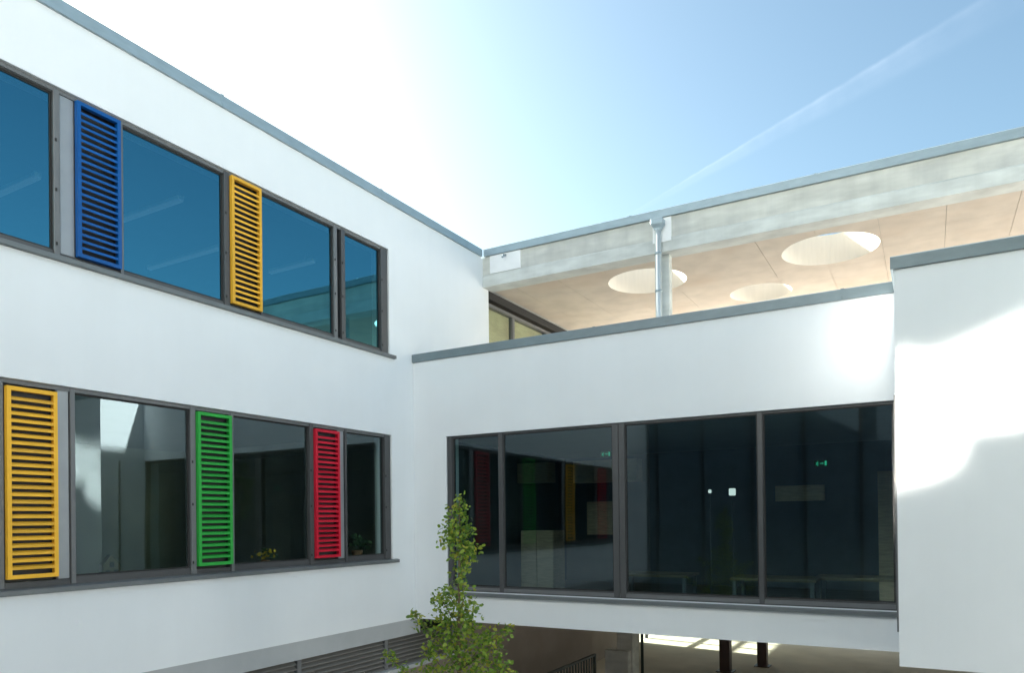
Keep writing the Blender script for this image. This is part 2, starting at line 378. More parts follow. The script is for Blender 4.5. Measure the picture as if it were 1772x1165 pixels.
# ------------------------------------------------------------------ left wing
LW = thing('classroom_wing', 'tall white rendered wing on the left with two ribbon windows and coloured grilles', 'building', (XL - 4, 4, GZ))
UW = (0.6, 9.225, 2.69, 4.39); LO = (0.6, 9.25, -0.60, 1.40)
bm = bmesh.new()
wall_holes(bm, 'y', -8, 12.29, -1.62, 5.13, XL - 0.36, XL, [UW, LO])
obj('wall', bm, 'plaster', LW)
bm = bmesh.new()   # other outside walls and roof of the wing
bx(bm, -16, XL - 0.362, -8.0, -7.7, -1.62, 5.13); bx(bm, -16.3, -16, -8.0, 12.29, -1.62, 5.13); bx(bm, -16, XL - 0.362, 12.0, 12.29, -1.62, 5.13)
obj('rear_wall', bm, 'plaster', LW)
box('roof', (-16, XL - 0.362, -7.7, 12.0, 4.75, 4.95), 'roofing', LW)
def coping_y(parent, x0, x1, ya, yb, z0, z1, step):
    y = yb
    while y > ya + .01:
        y2 = max(ya, y - step)
        bm = bmesh.new()
        # profile: front apron, sloped top
        pts = [(x1, z0), (x1, z1 - 0.012), (x1 - 0.012, z1), (x0, z1 - 0.025), (x0, z0 + .02)]
        A = [bm.verts.new((a, y2 + .002, b)) for a, b in pts]; B = [bm.verts.new((a, y - .002, b)) for a, b in pts]
        bm.faces.new(A); bm.faces.new(B[::-1])
        for k in range(5): bm.faces.new((A[k], A[(k + 1) % 5], B[(k + 1) % 5], B[k]))
        obj('coping', bm, 'zinc', parent)
        # standing cover strip on the joint
        if y < yb: box('coping_joint', (x0 + .02, x1 + 0.003, y - 0.02, y + 0.02, z0 + 0.03, z1 + 0.002), 'zinc', parent)
        y = y2
def coping_x(parent, xa, xb, y0, y1, z0, z1, step, zm='zinc'):
    x = xa
    while x < xb - .01:
        x2 = min(xb, x + step)
        bm = bmesh.new()
        pts = [(y0, z0), (y0, z1 - 0.012), (y0 + 0.012, z1), (y1, z1 - 0.025), (y1, z0 + .02)]
        A = [bm.verts.new((x + .002, a, b)) for a, b in pts]; B = [bm.verts.new((x2 - .002, a, b)) for a, b in pts]
        bm.faces.new(A); bm.faces.new(B[::-1])
        for k in range(5): bm.faces.new((A[k], A[(k + 1) % 5], B[(k + 1) % 5], B[k]))
        obj('coping', bm, zm, parent)
        if x > xa: box('coping_joint', (x - 0.02, x + 0.02, y0 - 0.003, y1 - .02, z0 + 0.03, z1 + 0.002), zm, parent)
        x = x2
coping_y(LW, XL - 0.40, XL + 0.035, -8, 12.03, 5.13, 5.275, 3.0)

gu = [(0.7, 1.05), (1.6, 4.058), (4.786, 6.084), (6.68, 8.0), (8.245, 9.055)]
strip_window(LW, 'upper ribbon window reflecting blue sky', *UW, 2.755, 4.335, gu,
    [(1.545, 1.60, 'frame_light'), (4.060, 4.115, 'frame_light'), (4.745, 4.782, 'frame_light'), (6.088, 6.165, 'frame'), (6.648, 6.674, 'frame'), (8.004, 8.072, 'frame_light'), (8.16, 8.240, 'frame'), (9.06, 9.215, 'frame')],
    [(4.12, 4.275)], [(1.06, 1.54), (4.28, 4.74), (6.17, 6.645), (8.075, 8.158)], 2.635, 'glass')
gl = [(0.7, 1.45), (2.2, 3.49), (4.25, 5.58), (6.2, 7.478), (8.24, 9.10)]
strip_window(LW, 'lower ribbon window with dark panes', *LO, -0.515, 1.355, gl,
    [(2.14, 2.196, 'frame_light'), (3.495, 3.585, 'frame_light'), (4.200, 4.247, 'frame_light'), (5.584, 5.652, 'frame_light'), (6.150, 6.196, 'frame_light'), (7.482, 7.555, 'frame'), (8.192, 8.236, 'frame'), (9.105, 9.24, 'frame')],
    [(4.075, 4.198), (8.055, 8.19)], [(1.5, 2.13), (3.59, 4.07), (5.655, 6.148), (7.558, 8.05)], -0.655, 'glass_low')
for col, y0, y1, z0, z1 in (('blue', 4.272, 4.735, 2.745, 4.345), ('yellow', 6.172, 6.64, 2.75, 4.35), ('yellow', 3.595, 4.055, -0.50, 1.325), ('green', 5.657, 6.14, -0.497, 1.335), ('red', 7.562, 8.045, -0.50, 1.33), ('green', 1.06, 1.53, 2.745, 4.345), ('red', 1.6, 2.1, -0.5, 1.33)):
    g = grille(LW, col, y0, y1, z0, z1); g['label'] = col + ' painted louvred vent grille'

# rooms behind the ribbon windows
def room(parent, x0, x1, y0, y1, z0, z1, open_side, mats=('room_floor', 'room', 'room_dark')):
    t = 0.08
    box('room_floor', (x0, x1, y0, y1, z0 - t, z0), mats[0], parent)
    box('room_ceiling', (x0, x1, y0, y1, z1, z1 + t), mats[1], parent)
    if open_side != '+x': box('room_wall', (x1 - t, x1, y0, y1, z0 + .002, z1 - .002), mats[2], parent)
    box('room_wall', (x0, x0 + t, y0, y1, z0 + .002, z1 - .002), mats[2], parent)
    if open_side != '-y': box('room_wall', (x0 + t + .002, x1 - t - .002, y0, y0 + t, z0 + .002, z1 - .002), mats[2], parent)
    box('room_wall', (x0 + t + .002, x1 - t - .002, y1 - t, y1, z0 + .002, z1 - .002), mats[2], parent)
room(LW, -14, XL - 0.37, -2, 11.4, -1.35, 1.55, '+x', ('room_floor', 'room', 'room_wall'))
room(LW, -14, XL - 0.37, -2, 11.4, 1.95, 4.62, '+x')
# inner sill boards
box('inner_sill', (XL - 0.62, XL - 0.37, 0.6, 9.4, -0.66, -0.61), 'room', LW)
# base below the overhang: grey band, louvred basement windows, ledge and wall
box('plinth', (XL - 0.34, XL - 0.012, -8, YF + .14, -1.875, -1.622), 'plinth', LW)
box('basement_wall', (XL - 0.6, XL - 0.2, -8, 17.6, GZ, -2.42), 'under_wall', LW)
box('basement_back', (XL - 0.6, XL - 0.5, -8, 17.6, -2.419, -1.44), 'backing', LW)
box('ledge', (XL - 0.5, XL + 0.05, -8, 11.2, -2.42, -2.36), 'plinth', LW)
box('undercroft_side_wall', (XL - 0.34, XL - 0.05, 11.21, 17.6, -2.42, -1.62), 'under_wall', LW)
posts = [1.6, 3.5, 5.4, 7.27, 9.12, 11.0]
for y in posts: box('louvre_post', (XL - 0.13, XL - 0.045, y - 0.035, y + 0.035, -2.36, -1.876), 'frame_light', LW)
sm = None
for a, b in zip(posts, posts[1:]):
    for k in range(7):
        if sm is None:
            bm = bmesh.new()
            pr = [(-0.09, 0.03), (-0.085, 0.037), (0.0, -0.022), (0.0, -0.034)]
            A = [bm.verts.new((p, -0.9, q)) for p, q in pr]; B = [bm.verts.new((p, 0.9, q)) for p, q in pr]
            bm.faces.new(A); bm.faces.new(B[::-1])
            for i in range(4): bm.faces.new((A[i], A[(i + 1) % 4], B[(i + 1) % 4], B[i]))
            o = obj('louvre_blade', bm, 'louvre'); sm = o.data
        else:
            o = bpy.data.objects.new('louvre_blade', sm); COL.objects.link(o)
        o.location = (XL - 0.055, (a + b) / 2, -2.325 + k * 0.068); o.scale.y = (b - a - 0.08) / 1.8
        attach(o, LW)

# ------------------------------------------------------------------ link building with the large window
LB = thing('link_building', 'white first-floor building straight ahead bridging an open undercroft', 'building', (-3.9, 12, GZ))
FW = (-6.84, -0.312, -1.135, 1.385)
bm = bmesh.new(); wall_holes(bm, 'x', XL + .002, 0.4, -1.62, 2.665, YF, YF + 0.36, [FW])
obj('wall', bm, 'plaster', LB)
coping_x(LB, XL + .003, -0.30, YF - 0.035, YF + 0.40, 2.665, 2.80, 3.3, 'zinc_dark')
box('terrace_floor', (XL - 6, 12, YF + 0.362, 27, 1.45, 1.62), 'terrace', LB)
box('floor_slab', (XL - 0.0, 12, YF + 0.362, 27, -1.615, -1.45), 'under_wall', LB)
yg = YF + 0.06
bm = bmesh.new()
fg = [(-6.735, -5.872), (-5.783, -3.962), (-3.766, -1.944), (-1.869, -0.368)]
wall_holes(bm, 'x', FW[0], FW[1], FW[2], FW[3], yg - 0.02, yg + 0.06, [(a - .001, b + .001, -1.045, 1.352) for a, b in fg])
w = obj('picture_window', bm, 'frame', LB); w['label'] = 'wide four-pane window with dark reflecting glass'
for a, b in fg:
    box('pane', (a, b, yg + 0.004, yg + 0.02, -1.045, 1.352), 'glass_face', w)
    bm = bmesh.new(); wall_holes(bm, 'x', a + .001, b - .001, -1.044, 1.351, yg - .006, yg + 0.003, [(a + .016, b - .016, -1.028, 1.335)])
    obj('gasket', bm, 'gasket', w)
for a, b in ((-6.832, -6.745), (-5.866, -5.79), (-3.955, -3.865), (-3.858, -3.772), (-1.938, -1.876), (-0.364, -0.318)):
    box('mullion', (a, b, yg - 0.045, yg - 0.0205, FW[2] + .015, FW[3] - .012), 'frame', w, 0.003)
bm = bmesh.new(); bx(bm, FW[0] - 0.07, FW[1] + 0.06, YF - 0.055, yg - 0.0205, -1.205, -1.155)
for vv in bm.verts:
    if vv.co.z > -1.17 and vv.co.y > YF: vv.co.z += 0.015
obj('sill', bm, 'sill', w, bevel=0.004)
box('bottom_rail', (FW[0] + .01, FW[1] - .01, yg - 0.036, yg - 0.021, -1.12, -1.065), 'frame_light', w)
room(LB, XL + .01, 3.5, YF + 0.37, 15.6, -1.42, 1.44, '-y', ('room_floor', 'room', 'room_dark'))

# right-hand block
RB = thing('projecting_block', 'plain white block jutting forward at the right with a bright sun glint', 'building', (3, 10, GZ))
XB = -0.305
bm = bmesh.new()
bx(bm, XB, 7.0, YB, YF - .002, -1.62, 2.66)
obj('wall', bm, 'plaster', RB)
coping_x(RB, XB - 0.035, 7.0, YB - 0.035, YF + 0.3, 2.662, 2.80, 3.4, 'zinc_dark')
box('corner_trim', (XB - 0.030, XB - 0.003, YB + .35, YB + .38, -1.30, 1.36), 'frame_light', RB)

# ------------------------------------------------------------------ canopy over the roof terrace
CN = thing('terrace_canopy', 'raw concrete canopy roof with round skylights above the roof terrace', 'canopy', (-3, 14.5, 1.62))
ZS, ZT = 4.58, 5.13
X0c, X1c, Y1c = XL + 0.002, 9.0, 17.0
circles = [(-4.67, 13.52, 0.745), (-1.43, 13.56, 0.775), (-2.93, 15.42, 0.60)]
def slab(bm, x0, x1, y0, y1, z0, z1, grow=0.0):
    for z in (z0,):
        vs = [bm.verts.new(p) for p in ((x0, y0, z), (x1, y0, z), (x1, y1, z), (x0, y1, z))]
        es = [bm.edges.new((vs[i], vs[(i + 1) % 4])) for i in range(4)]
        for cx, cy_, r in circles:
            if not (x0 < cx - r and cx + r < x1 and y0 < cy_ - r and cy_ + r < y1): continue
            cv = [bm.verts.new((cx + (r + grow) * math.cos(2 * math.pi * k / 48), cy_ + (r + grow) * math.sin(2 * math.pi * k / 48), z)) for k in range(48)]
            es += [bm.edges.new((cv[i], cv[(i + 1) % 48])) for i in range(48)]
        r = bmesh.ops.triangle_fill(bm, use_beauty=True, edges=es)
    fs = [f for f in r['geom'] if isinstance(f, bmesh.types.BMFace)]
    ex = bmesh.ops.extrude_face_region(bm, geom=fs)
    bmesh.ops.translate(bm, vec=(0, 0, z1 - z0), verts=[g for g in ex['geom'] if isinstance(g, bmesh.types.BMVert)])
bm = bmesh.new(); slab(bm, X0c, X1c, YC + 0.36, Y1c, ZS + 0.022, ZS + 0.37, 0.012)
obj('roof_slab', bm, 'roofing', CN)
# shuttering panels of the underside, each with its own joint
px = [X0c] + [x for x in [(-7.02 + 0.912 * k) for k in range(0, 18)] if x < X1c] + [X1c]
pcount = 0
for i in range(len(px) - 1):
    offy = 13.29 if i % 2 else 13.29 - 0.6
    py = sorted({YC + 0.361, Y1c, *[offy + 1.25 * k for k in range(-1, 4)]}); py = [y for y in py if YC + 0.361 <= y <= Y1c]
    py = [y for k, y in enumerate(py) if k == 0 or k == len(py) - 1 or (y - py[0] > .2 and Y1c - y > .2)]
    for j in range(len(py) - 1):
        a, b, c, d = px[i] + .0028, px[i + 1] - .0028, py[j] + .0022, py[j + 1] - .0022
        bm = bmesh.new()
        near = [q for q in circles if q[0] - q[2] < b and q[0] + q[2] > a and q[1] - q[2] < d and q[1] + q[2] > c]
        if not near:
            bx(bm, a, b, c, d, ZS, ZS + 0.02)
        else:
            slab(bm, X0c, X1c, YC + 0.3, Y1c + .1, ZS, ZS + 0.02)
            for co, no in (((a, 0, 0), (-1, 0, 0)), ((b, 0, 0), (1, 0, 0)), ((0, c, 0), (0, -1, 0)), ((0, d, 0), (0, 1, 0))):
                bmesh.ops.bisect_plane(bm, geom=bm.verts[:] + bm.edges[:] + bm.faces[:], plane_co=co, plane_no=no, clear_outer=True)
            if not bm.faces: bm.free(); continue
        obj('soffit_panel', bm, 'soffit', CN)
for cx, cy_, r in circles:
    bm = bmesh.new(); n = 64
    rings = []
    for rr, z in ((r - 0.004, ZS - 0.002), (r - 0.004, ZS + 0.525), (r + 0.10, ZS + 0.525), (r + 0.10, ZS + 0.36), (r + 0.008, ZS + .03), (r + .006, ZS - 0.002)):
        rings.append([bm.verts.new((cx + rr * math.cos(2 * math.pi * k / n), cy_ + rr * math.sin(2 * math.pi * k / n), z)) for k in range(n)])
    for q in range(6):
        A, B = rings[q], rings[(q + 1) % 6]
        for k in range(n): bm.faces.new((A[k], A[(k + 1) % n], B[(k + 1) % n], B[k]))
    obj('skylight_well', bm, 'well', CN, smooth=False)
# edge beam: upper web, a slightly proud bottom flange
def beam(name, xa, xb, prof, m):
    bm = bmesh.new(); A = [bm.verts.new((xa, a, b)) for a, b in prof]; B = [bm.verts.new((xb, a, b)) for a, b in prof]
    bm.faces.new(A); bm.faces.new(B[::-1]); n = len(prof)
    for k in range(n): bm.faces.new((A[k], A[(k + 1) % n], B[(k + 1) % n], B[k]))
    return obj(name, bm, m, CN)
beam('edge_beam', X0c, X1c, [(YC + 0.014, 4.78), (YC + 0.014, ZT), (YC + 0.36, ZT), (YC + 0.36, 4.78)], 'concrete')
beam('beam_flange', X0c, X1c, [(YC, 4.545), (YC, 4.755), (YC + 0.012, 4.779), (YC + 0.36, 4.779), (YC + 0.36, 4.545)], 'concrete_flange')
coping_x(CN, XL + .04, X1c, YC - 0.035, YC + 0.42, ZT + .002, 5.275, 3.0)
# white sealing panels with the water spout and the rain hopper
box('sealing_panel', (-7.33, -6.655, YC - 0.004, YC + 0.0135, 4.785, 5.125), 'white_patch', CN)
bm = bmesh.new(); tube(bm, [(-6.98, YC + 0.01, 5.09), (-6.97, YC - 0.10, 5.05), (-6.96, YC - 0.15, 5.0)], 0.022, 10)
obj('water_spout', bm, 'zinc', CN, True)
box('sealing_panel', (-4.06, -3.735, YC - 0.004, YC + 0.0135, 4.785, 5.125), 'white_patch', CN)
box('sealing_panel_lower', (-4.06, -3.735, YC - 0.012, YC - 0.0015, 4.715, 4.7845), 'white_patch', CN)
bm = bmesh.new()
hx, hy = -3.945, YC - 0.075
prev = None
for z, hw in ((5.085, 0.105), (5.0, 0.105), (4.93, 0.062), (4.90, 0.058)):
    ring = [bm.verts.new((hx + sx * hw, hy + sy * hw * .75, z)) for sx, sy in ((-1, -1), (1, -1), (1, 1), (-1, 1))]
    if prev:
        for k in range(4): bm.faces.new((prev[k], prev[(k + 1) % 4], ring[(k + 1) % 4], ring[k]))
    else: bm.faces.new(ring)
    prev = ring
bm.faces.new(prev[::-1])
obj('rain_hopper', bm, 'zinc', CN, bevel=0.006)
bm = bmesh.new(); tube(bm, [(hx, hy, 4.905), (hx, hy, 1.62)], 0.054, 20)
dp = obj('downpipe', bm, 'pipe', CN, True)
for z in (3.86, 4.5):
    bm = bmesh.new(); tube(bm, [(hx, hy, z - .02), (hx, hy, z + .02)], 0.060, 20); obj('pipe_clip', bm, 'zinc', dp, True)
for cxx in (-3.895, 2.4, 7.5): box('column', (cxx - .072, cxx + .072, YC + 0.15, YC + 0.294, 1.62, 4.543), 'concrete_flange', CN, 0.006)
for cxx in (-6.8, -0.5, 5.5):
    bm = bmesh.new(); tube(bm, [(cxx, 16.7, 1.62), (cxx, 16.7, ZS - .002)], 0.085, 20); obj('column', bm, 'concrete_flange', CN, True)
# glazed screen at the left end of the terrace
TS = thing('terrace_screen', 'dark framed glazed screen under the canopy at the end of the white wing', 'window', (XL - .1, 14, 1.62))
xs = XL - 0.12
box('head_beam', (xs - 0.3, xs + 0.06, 12.295, 17.0, 4.42, 4.575), 'gasket', TS)
box('closing_slab', (XL - 0.42, XL, 12.295, 17.0, 4.577, 5.07), 'concrete', CN)
box('transom', (xs - 0.06, xs + 0.05, 12.30, 17.0, 4.28, 4.34), 'frame_light', TS)
for y in (12.34, 13.42, 14.95, 16.9): box('mullion', (xs - .05, xs + 0.045, y - 0.045, y + 0.045, 1.62, 4.279), 'frame_light', TS)
for a, b in ((12.39, 13.37), (13.47, 14.9), (15.0, 16.85)):
    box('pane', (xs - .012, xs, a, b, 1.66, 4.275), 'glass_clear', TS)
    bm = bmesh.new(); bm.faces.new([bm.verts.new((xs - .10, y, z)) for y, z in ((a - .05, 1.7), (b + .05, 1.7), (b + .05, 4.415), (a - .05, 4.415))]); obj('blind', bm, 'curtain', TS)  # yellow sheet added behind the pane, standing in for its warm reflection

# ------------------------------------------------------------------ undercroft
UC = thing('undercroft_glazing', 'sunlit glazed side of the undercroft far behind the columns', 'window', (-8.45, 24.5, GZ))
box('pier', (-8.6, -8.4, 17.61, 23.1, GZ, -1.9), 'under_wall', UC)
box('pier', (-8.6, -8.4, 26.6, 27, GZ, -1.9), 'under_wall', UC)
for y in (23.15, 24.1, 25.2, 26.55): box('mullion', (-8.54, -8.46, y - .06, y + .06, GZ, -1.9), 'frame', UC)
for z in (-2.55, -3.2): box('transom', (-8.53, -8.47, 23.22, 26.48, z, z + .11), 'frame', UC)
for a, b in ((23.2, 24.05), (24.15, 25.15), (25.25, 26.5)): box('pane', (-8.505, -8.495, a, b, GZ + .02, -1.92), 'glass_clear', UC)
box('header', (-8.6, -8.4, 17.61, 27, -1.899, -1.62), 'under_wall', UC)
box('roof_edge', (-8.6, XL - .002, 17.0, 27.0, -1.61, -1.45), 'concrete', LB)
def col(x, y, w_, m, label, base=True):
    t = thing('undercroft_column', label, 'column', (x, y, GZ + .006))
    box('shaft', (x - w_ / 2, x + w_ / 2, y - w_ / 2, y + w_ / 2, GZ + .0065, -1.62), m, t, 0.008)
    if base: box('base_plate', (x - w_ * .8, x + w_ * .8, y - w_ * .8, y + w_ * .8, GZ + .0062, GZ + .03), m, t)
    return t
col(-4.78, 19.75, 0.27, 'brown_steel', 'nearer dark brown column with a small white notice in the undercroft')
nt_ = box('notice', (-4.86, -4.70, 19.75 - .137, 19.75 - .1355, -2.75, -2.62), 'white_patch'); tag(nt_, 'small pale notice on the nearer brown column', 'sign')
col(-4.05, 20.9, 0.25, 'brown_steel', 'farther dark brown column on a base plate in the undercroft')
cc = thing('concrete_pillar', 'broad raw concrete pillar behind the railing in the undercroft', 'column', (-6.9, 17.9, GZ))
box('shaft', (-7.05, -6.62, 17.7, 18.15, GZ + .007, -1.62), 'concrete', cc, 0.01)
box('plinth_block', (-7.28, -6.66, 17.45, 17.69, GZ + .007, -3.35), 'concrete', cc, 0.01)
pp = thing('steel_post', 'slim dark steel post beside the concrete pillar', 'post', (-6.6, 18.5, GZ))
bm = bmesh.new(); tube(bm, [(-6.62, 18.4, GZ + .006), (-6.62, 18.4, -1.62)], 0.04, 12); obj('shaft', bm, 'rail', pp, True)
bm = bmesh.new(); tube(bm, [(-6.62, 18.4, GZ + .006), (-6.62, 18.4, GZ + .03)], 0.09, 12); obj('base_plate', bm, 'rail', pp, True)
rl = thing('ramp_railing', 'dark green barred railing beside the ramp under the building', 'railing', (-6.6, 13.5, GZ))
box('handrail', (-6.63, -6.57, 10.6, 15.25, -3.075, -3.03), 'rail', rl); box('bottom_rail', (-6.62, -6.58, 10.6, 15.25, GZ + .1, GZ + .14), 'rail', rl)
sm = None
for k in range(33):
    y = 10.65 + k * 0.1425
    if sm is None: o = box('baluster', (-.012, .012, -.012, .012, GZ + .141, -3.076), 'rail'); sm = o.data
    else: o = bpy.data.objects.new('baluster', sm); COL.objects.link(o)
    o.location = (-6.6, y, 0); attach(o, rl)
for y in (10.62, 15.22): box('post', (-6.63, -6.57, y - .025, y + .025, GZ + .006, -3.0755), 'rail', rl)

# ------------------------------------------------------------------ building behind the camera (seen only in reflections; throws the glint)
OB = thing('opposite_building', 'tall white building across the court seen as reflections in the glass', 'building', (-3, -4, GZ))
YO = -1.6
box('dark_glazing', (-7.4, 1.8, YO - 0.25, YO, GZ, 3.3), 'dark_curtain_wall', OB)
for k in range(7): box('glazing_bar', (-7.2 + k * 1.4, -7.12 + k * 1.4, YO + .002, YO + 0.06, GZ, 3.3), 'frame', OB)
box('roof', (-7.4, -1.05, -14, YO - .252, 3.1, 3.3), 'roofing', OB)
bm = bmesh.new()
yp = lambda x: -1.5 + 0.66 / 0.751 * (x - 2.3) - 0.05
A = [bm.verts.new((x, y, GZ)) for x, y in ((-1.0, yp(-1.0)), (2.6, yp(2.6)), (12.5, -1.2), (12.5, -12), (-1.0, -12))]
B = [bm.verts.new((v.co.x, v.co.y, 10.5)) for v in A]
bm.faces.new(A[::-1]); bm.faces.new(B)
for k in range(5): bm.faces.new((A[k], A[(k + 1) % 5], B[(k + 1) % 5], B[k]))
obj('tower', bm, 'tower', OB)  # added to keep sky light off the projecting block; carries the panes
bm = bmesh.new()
A = [bm.verts.new((x, y, 3.302)) for x, y in ((-12, -10.3), (-1.2, -4.0), (-1.0, -4.35), (-11.8, -10.65))]
B = [bm.verts.new((v.co.x, v.co.y, 12.0)) for v in A]
bm.faces.new(A[::-1]); bm.faces.new(B)
for k in range(4): bm.faces.new((A[k], A[(k + 1) % 4], B[(k + 1) % 4], B[k]))
obj('upper_storey', bm, 'plaster', OB)  # unseen angled wall, added to bounce sun onto the link building
EB = thing('east_building', 'long white building closing the court beyond the right edge', 'building', (12.5, 3, GZ))
box('wall', (12.0, 12.4, -14, 24, GZ, 4.4), 'plaster', EB)  # unseen sunlit surface, added to brighten the left wing
box('coping', (11.97, 12.43, -14, 24, 4.402, 4.52), 'zinc', EB)
DIN = -SUN
def mirror_pane(pts_on_block, yplane, n2, p0):
    """pane in the vertical plane through p0 with normal n2 that sends the sun to the given points of the wall y = yplane"""
    n = Vector((n2[0], n2[1], 0)).normalized()
    dr = DIN - 2 * DIN.dot(n) * n
    vs = []
    for x, z in pts_on_block:
        P = Vector((x, yplane, z)); t = (P - p0).dot(n) / dr.dot(n)
        vs.append(P - dr * t)
    return vs, n
nvec = (-0.66, 0.751); p0 = Vector((2.3, -1.5, 7.5))
bay = []
def add_pane(pts, yplane, nv=nvec, q=p0):
    vs, n = mirror_pane(pts, yplane, nv, q)
    bm = bmesh.new(); A = [bm.verts.new(v) for v in vs]; B = [bm.verts.new(v - n * 0.02) for v in vs]
    bm.faces.new(A); bm.faces.new(B[::-1]); k = len(vs)
    for i in range(k): bm.faces.new((A[i], A[(i + 1) % k], B[(i + 1) % k], B[i]))
    obj('bay_pane', bm, 'mirror', OB); bay.extend(vs)
    return vs
add_pane([(-0.9, 0.30), (-0.33, 0.36), (0.21, 0.55), (0.29, 0.93), (0.29, 1.72), (0.05, 1.62), (-0.315, 1.78), (-0.33, 1.05), (-0.9, 1.0)], YB)
add_pane([(0.31, 0.97), (0.62, 0.92), (0.75, 0.97), (0.92, 0.95), (0.92, 1.95), (0.31, 1.72)], YB)
add_pane([(0.95, 0.97), (1.7, 1.05), (1.7, 2.3), (0.95, 1.97)], YB)

# ------------------------------------------------------------------ things inside the rooms
def exit_sign(x, y, z, label):
    t = thing('exit_sign', label, 'sign', (x, y, z), 'green exit signs in the link building')
    box('housing', (x - .125, x + .125, y, y + .03, z - .06, z + .06), 'leafdark', t)
    y2 = y - .003
    bm = bmesh.new()   # running figure
    tube(bm, [(x - .06, y2, z + .035), (x - .055, y2, z + .035)], .012, 8)
    for a, b in (((-.065, .02), (-.075, -.01)), ((-.075, -.01), (-.055, -.028)), ((-.055, -.028), (-.06, -.05)), ((-.075, -.01), (-.092, -.03)), ((-.068, .015), (-.045, 0)), ((-.068, .015), (-.09, .005))):
        tube(bm, [(x + a[0], y2, z + a[1]), (x + b[0], y2, z + b[1])], .006, 6)
    obj('running_figure', bm, 'exit', t)
    bm = bmesh.new(); bx(bm, x - .02, x + .03, y2 - .002, y2, z - .006, z + .006)
    vs = [bm.verts.new(p) for p in ((x + .03, y2, z - .02), (x + .05, y2, z), (x + .03, y2, z + .02))]; bm.faces.new(vs)
    obj('arrow', bm, 'exit', t)
    box('doorway', (x + .07, x + .105, y2 - .001, y2, z - .045, z + .045), 'exit', t)
    t.scale = (0.8, 0.8, 0.8)
exit_sign(-5.15, 12.5, 1.20, 'green exit sign hanging in the second pane from the left')
exit_sign(-1.49, 12.5, 0.85, 'green exit sign hanging in the rightmost large pane')
def cupboard(x0, x1, y0, y1, z0, z1, label, n=2):
    t = thing('cupboard', label, 'cupboard', ((x0 + x1) / 2, (y0 + y1) / 2, z0), 'timber cupboards in the link building')
    box('carcass', (x0, x1, y0 + .02, y1, z0, z1), 'wood', t)
    w_ = (x1 - x0) / n
    for k in range(n): box('door', (x0 + k * w_ + .006, x0 + (k + 1) * w_ - .006, y0, y0 + .019, z0 + .006, z1 - .006), 'wood', t)
cupboard(-7.3, -6.6, 13.0, 13.35, 0.76, 1.16, 'upper timber cupboard nearest the white wing', 2)
cupboard(-6.05, -4.75, 13.0, 13.35, 0.72, 1.14, 'upper timber cupboard beside the exit sign', 3)
cupboard(-6.9, -6.2, 12.4, 12.9, -1.41, -0.2, 'tall pale cupboard behind the second pane', 2)
cupboard(-5.9, -5.35, 13.3, 13.6, -0.3, 0.35, 'low timber cupboard under the upper ones', 1)
for yy, xa, xb, nm in ((5.04, -10.7, -9.7, 'behind the leftmost pane'), (6.38, -10.15, -8.75, 'in the pane right of the blue grille'), (7.82, -11.6, -9.5, 'low in the pane left of the yellow grille'), (9.04, -10.0, -8.95, 'right of the yellow grille')):
    t = thing('strip_lamp', 'faint strip lamp in the upper window, ' + nm, 'lamp', ((xa + xb) / 2, yy, 4.4), 'strip lamps in the upper room')
    box('tube', (xa, xb, yy - .035, yy + .035, 4.385, 4.41), 'tube', t); box('housing', (xa, xb, yy - .045, yy + .045, 4.411, 4.46), 'white_patch', t)
    for xx in (xa + .2, xb - .2): box('hanger', (xx - .006, xx + .006, yy - .006, yy + .006, 4.461, 4.619), 'frame_light', t)
def floor_lamp(x, y, z, s_, label):
    t = thing('floor_lamp', label, 'lamp', (x, y, -1.42))
    bm = bmesh.new(); tube(bm, [(x, y, -1.419), (x, y, -1.39)], .13, 16); obj('foot', bm, 'frame', t)
    bm = bmesh.new(); tube(bm, [(x, y, -1.39), (x, y, z - s_)], .009, 8); obj('pole', bm, 'frame', t)
    box('shade', (x - s_ * .8, x + s_ * .8, y - s_ * .8, y + s_ * .8, z - s_, z + s_), 'shade', t, 0.01)
floor_lamp(-2.90, 12.6, 0.44, 0.06, 'lit lamp with square white shade in the third large pane')
floor_lamp(-3.28, 12.6, 0.46, 0.03, 'tiny lit lamp left of the square-shaded one')
def low_table(x, y, label):
    t = thing('low_table', label, 'table', (x, y, -1.42), 'low tables in the link building')
    box('table_top', (x - .6, x + .6, y - .35, y + .35, -0.93, -0.89), 'pale_wood', t)
    for sx in (-.54, .54):
        for sy in (-.3, .3): box('leg', (x + sx - .025, x + sx + .025, y + sy - .025, y + sy + .025, -1.419, -0.931), 'frame_light', t)
low_table(-3.9, 11.6, 'low timber table at the foot of the third large pane')
low_table(-2.0, 11.4, 'low timber table behind the last slim mullion')
low_table(-0.9, 11.9, 'low timber table at the right end of the large window')
cupboard(-2.35, -1.55, 13.4, 13.5, 0.28, 0.55, 'thin pale board high in the rightmost large pane', 1)
cupboard(-0.75, -0.1, 13.6, 14.0, -1.41, 0.75, 'tall cupboard at the right end of the large window', 1)
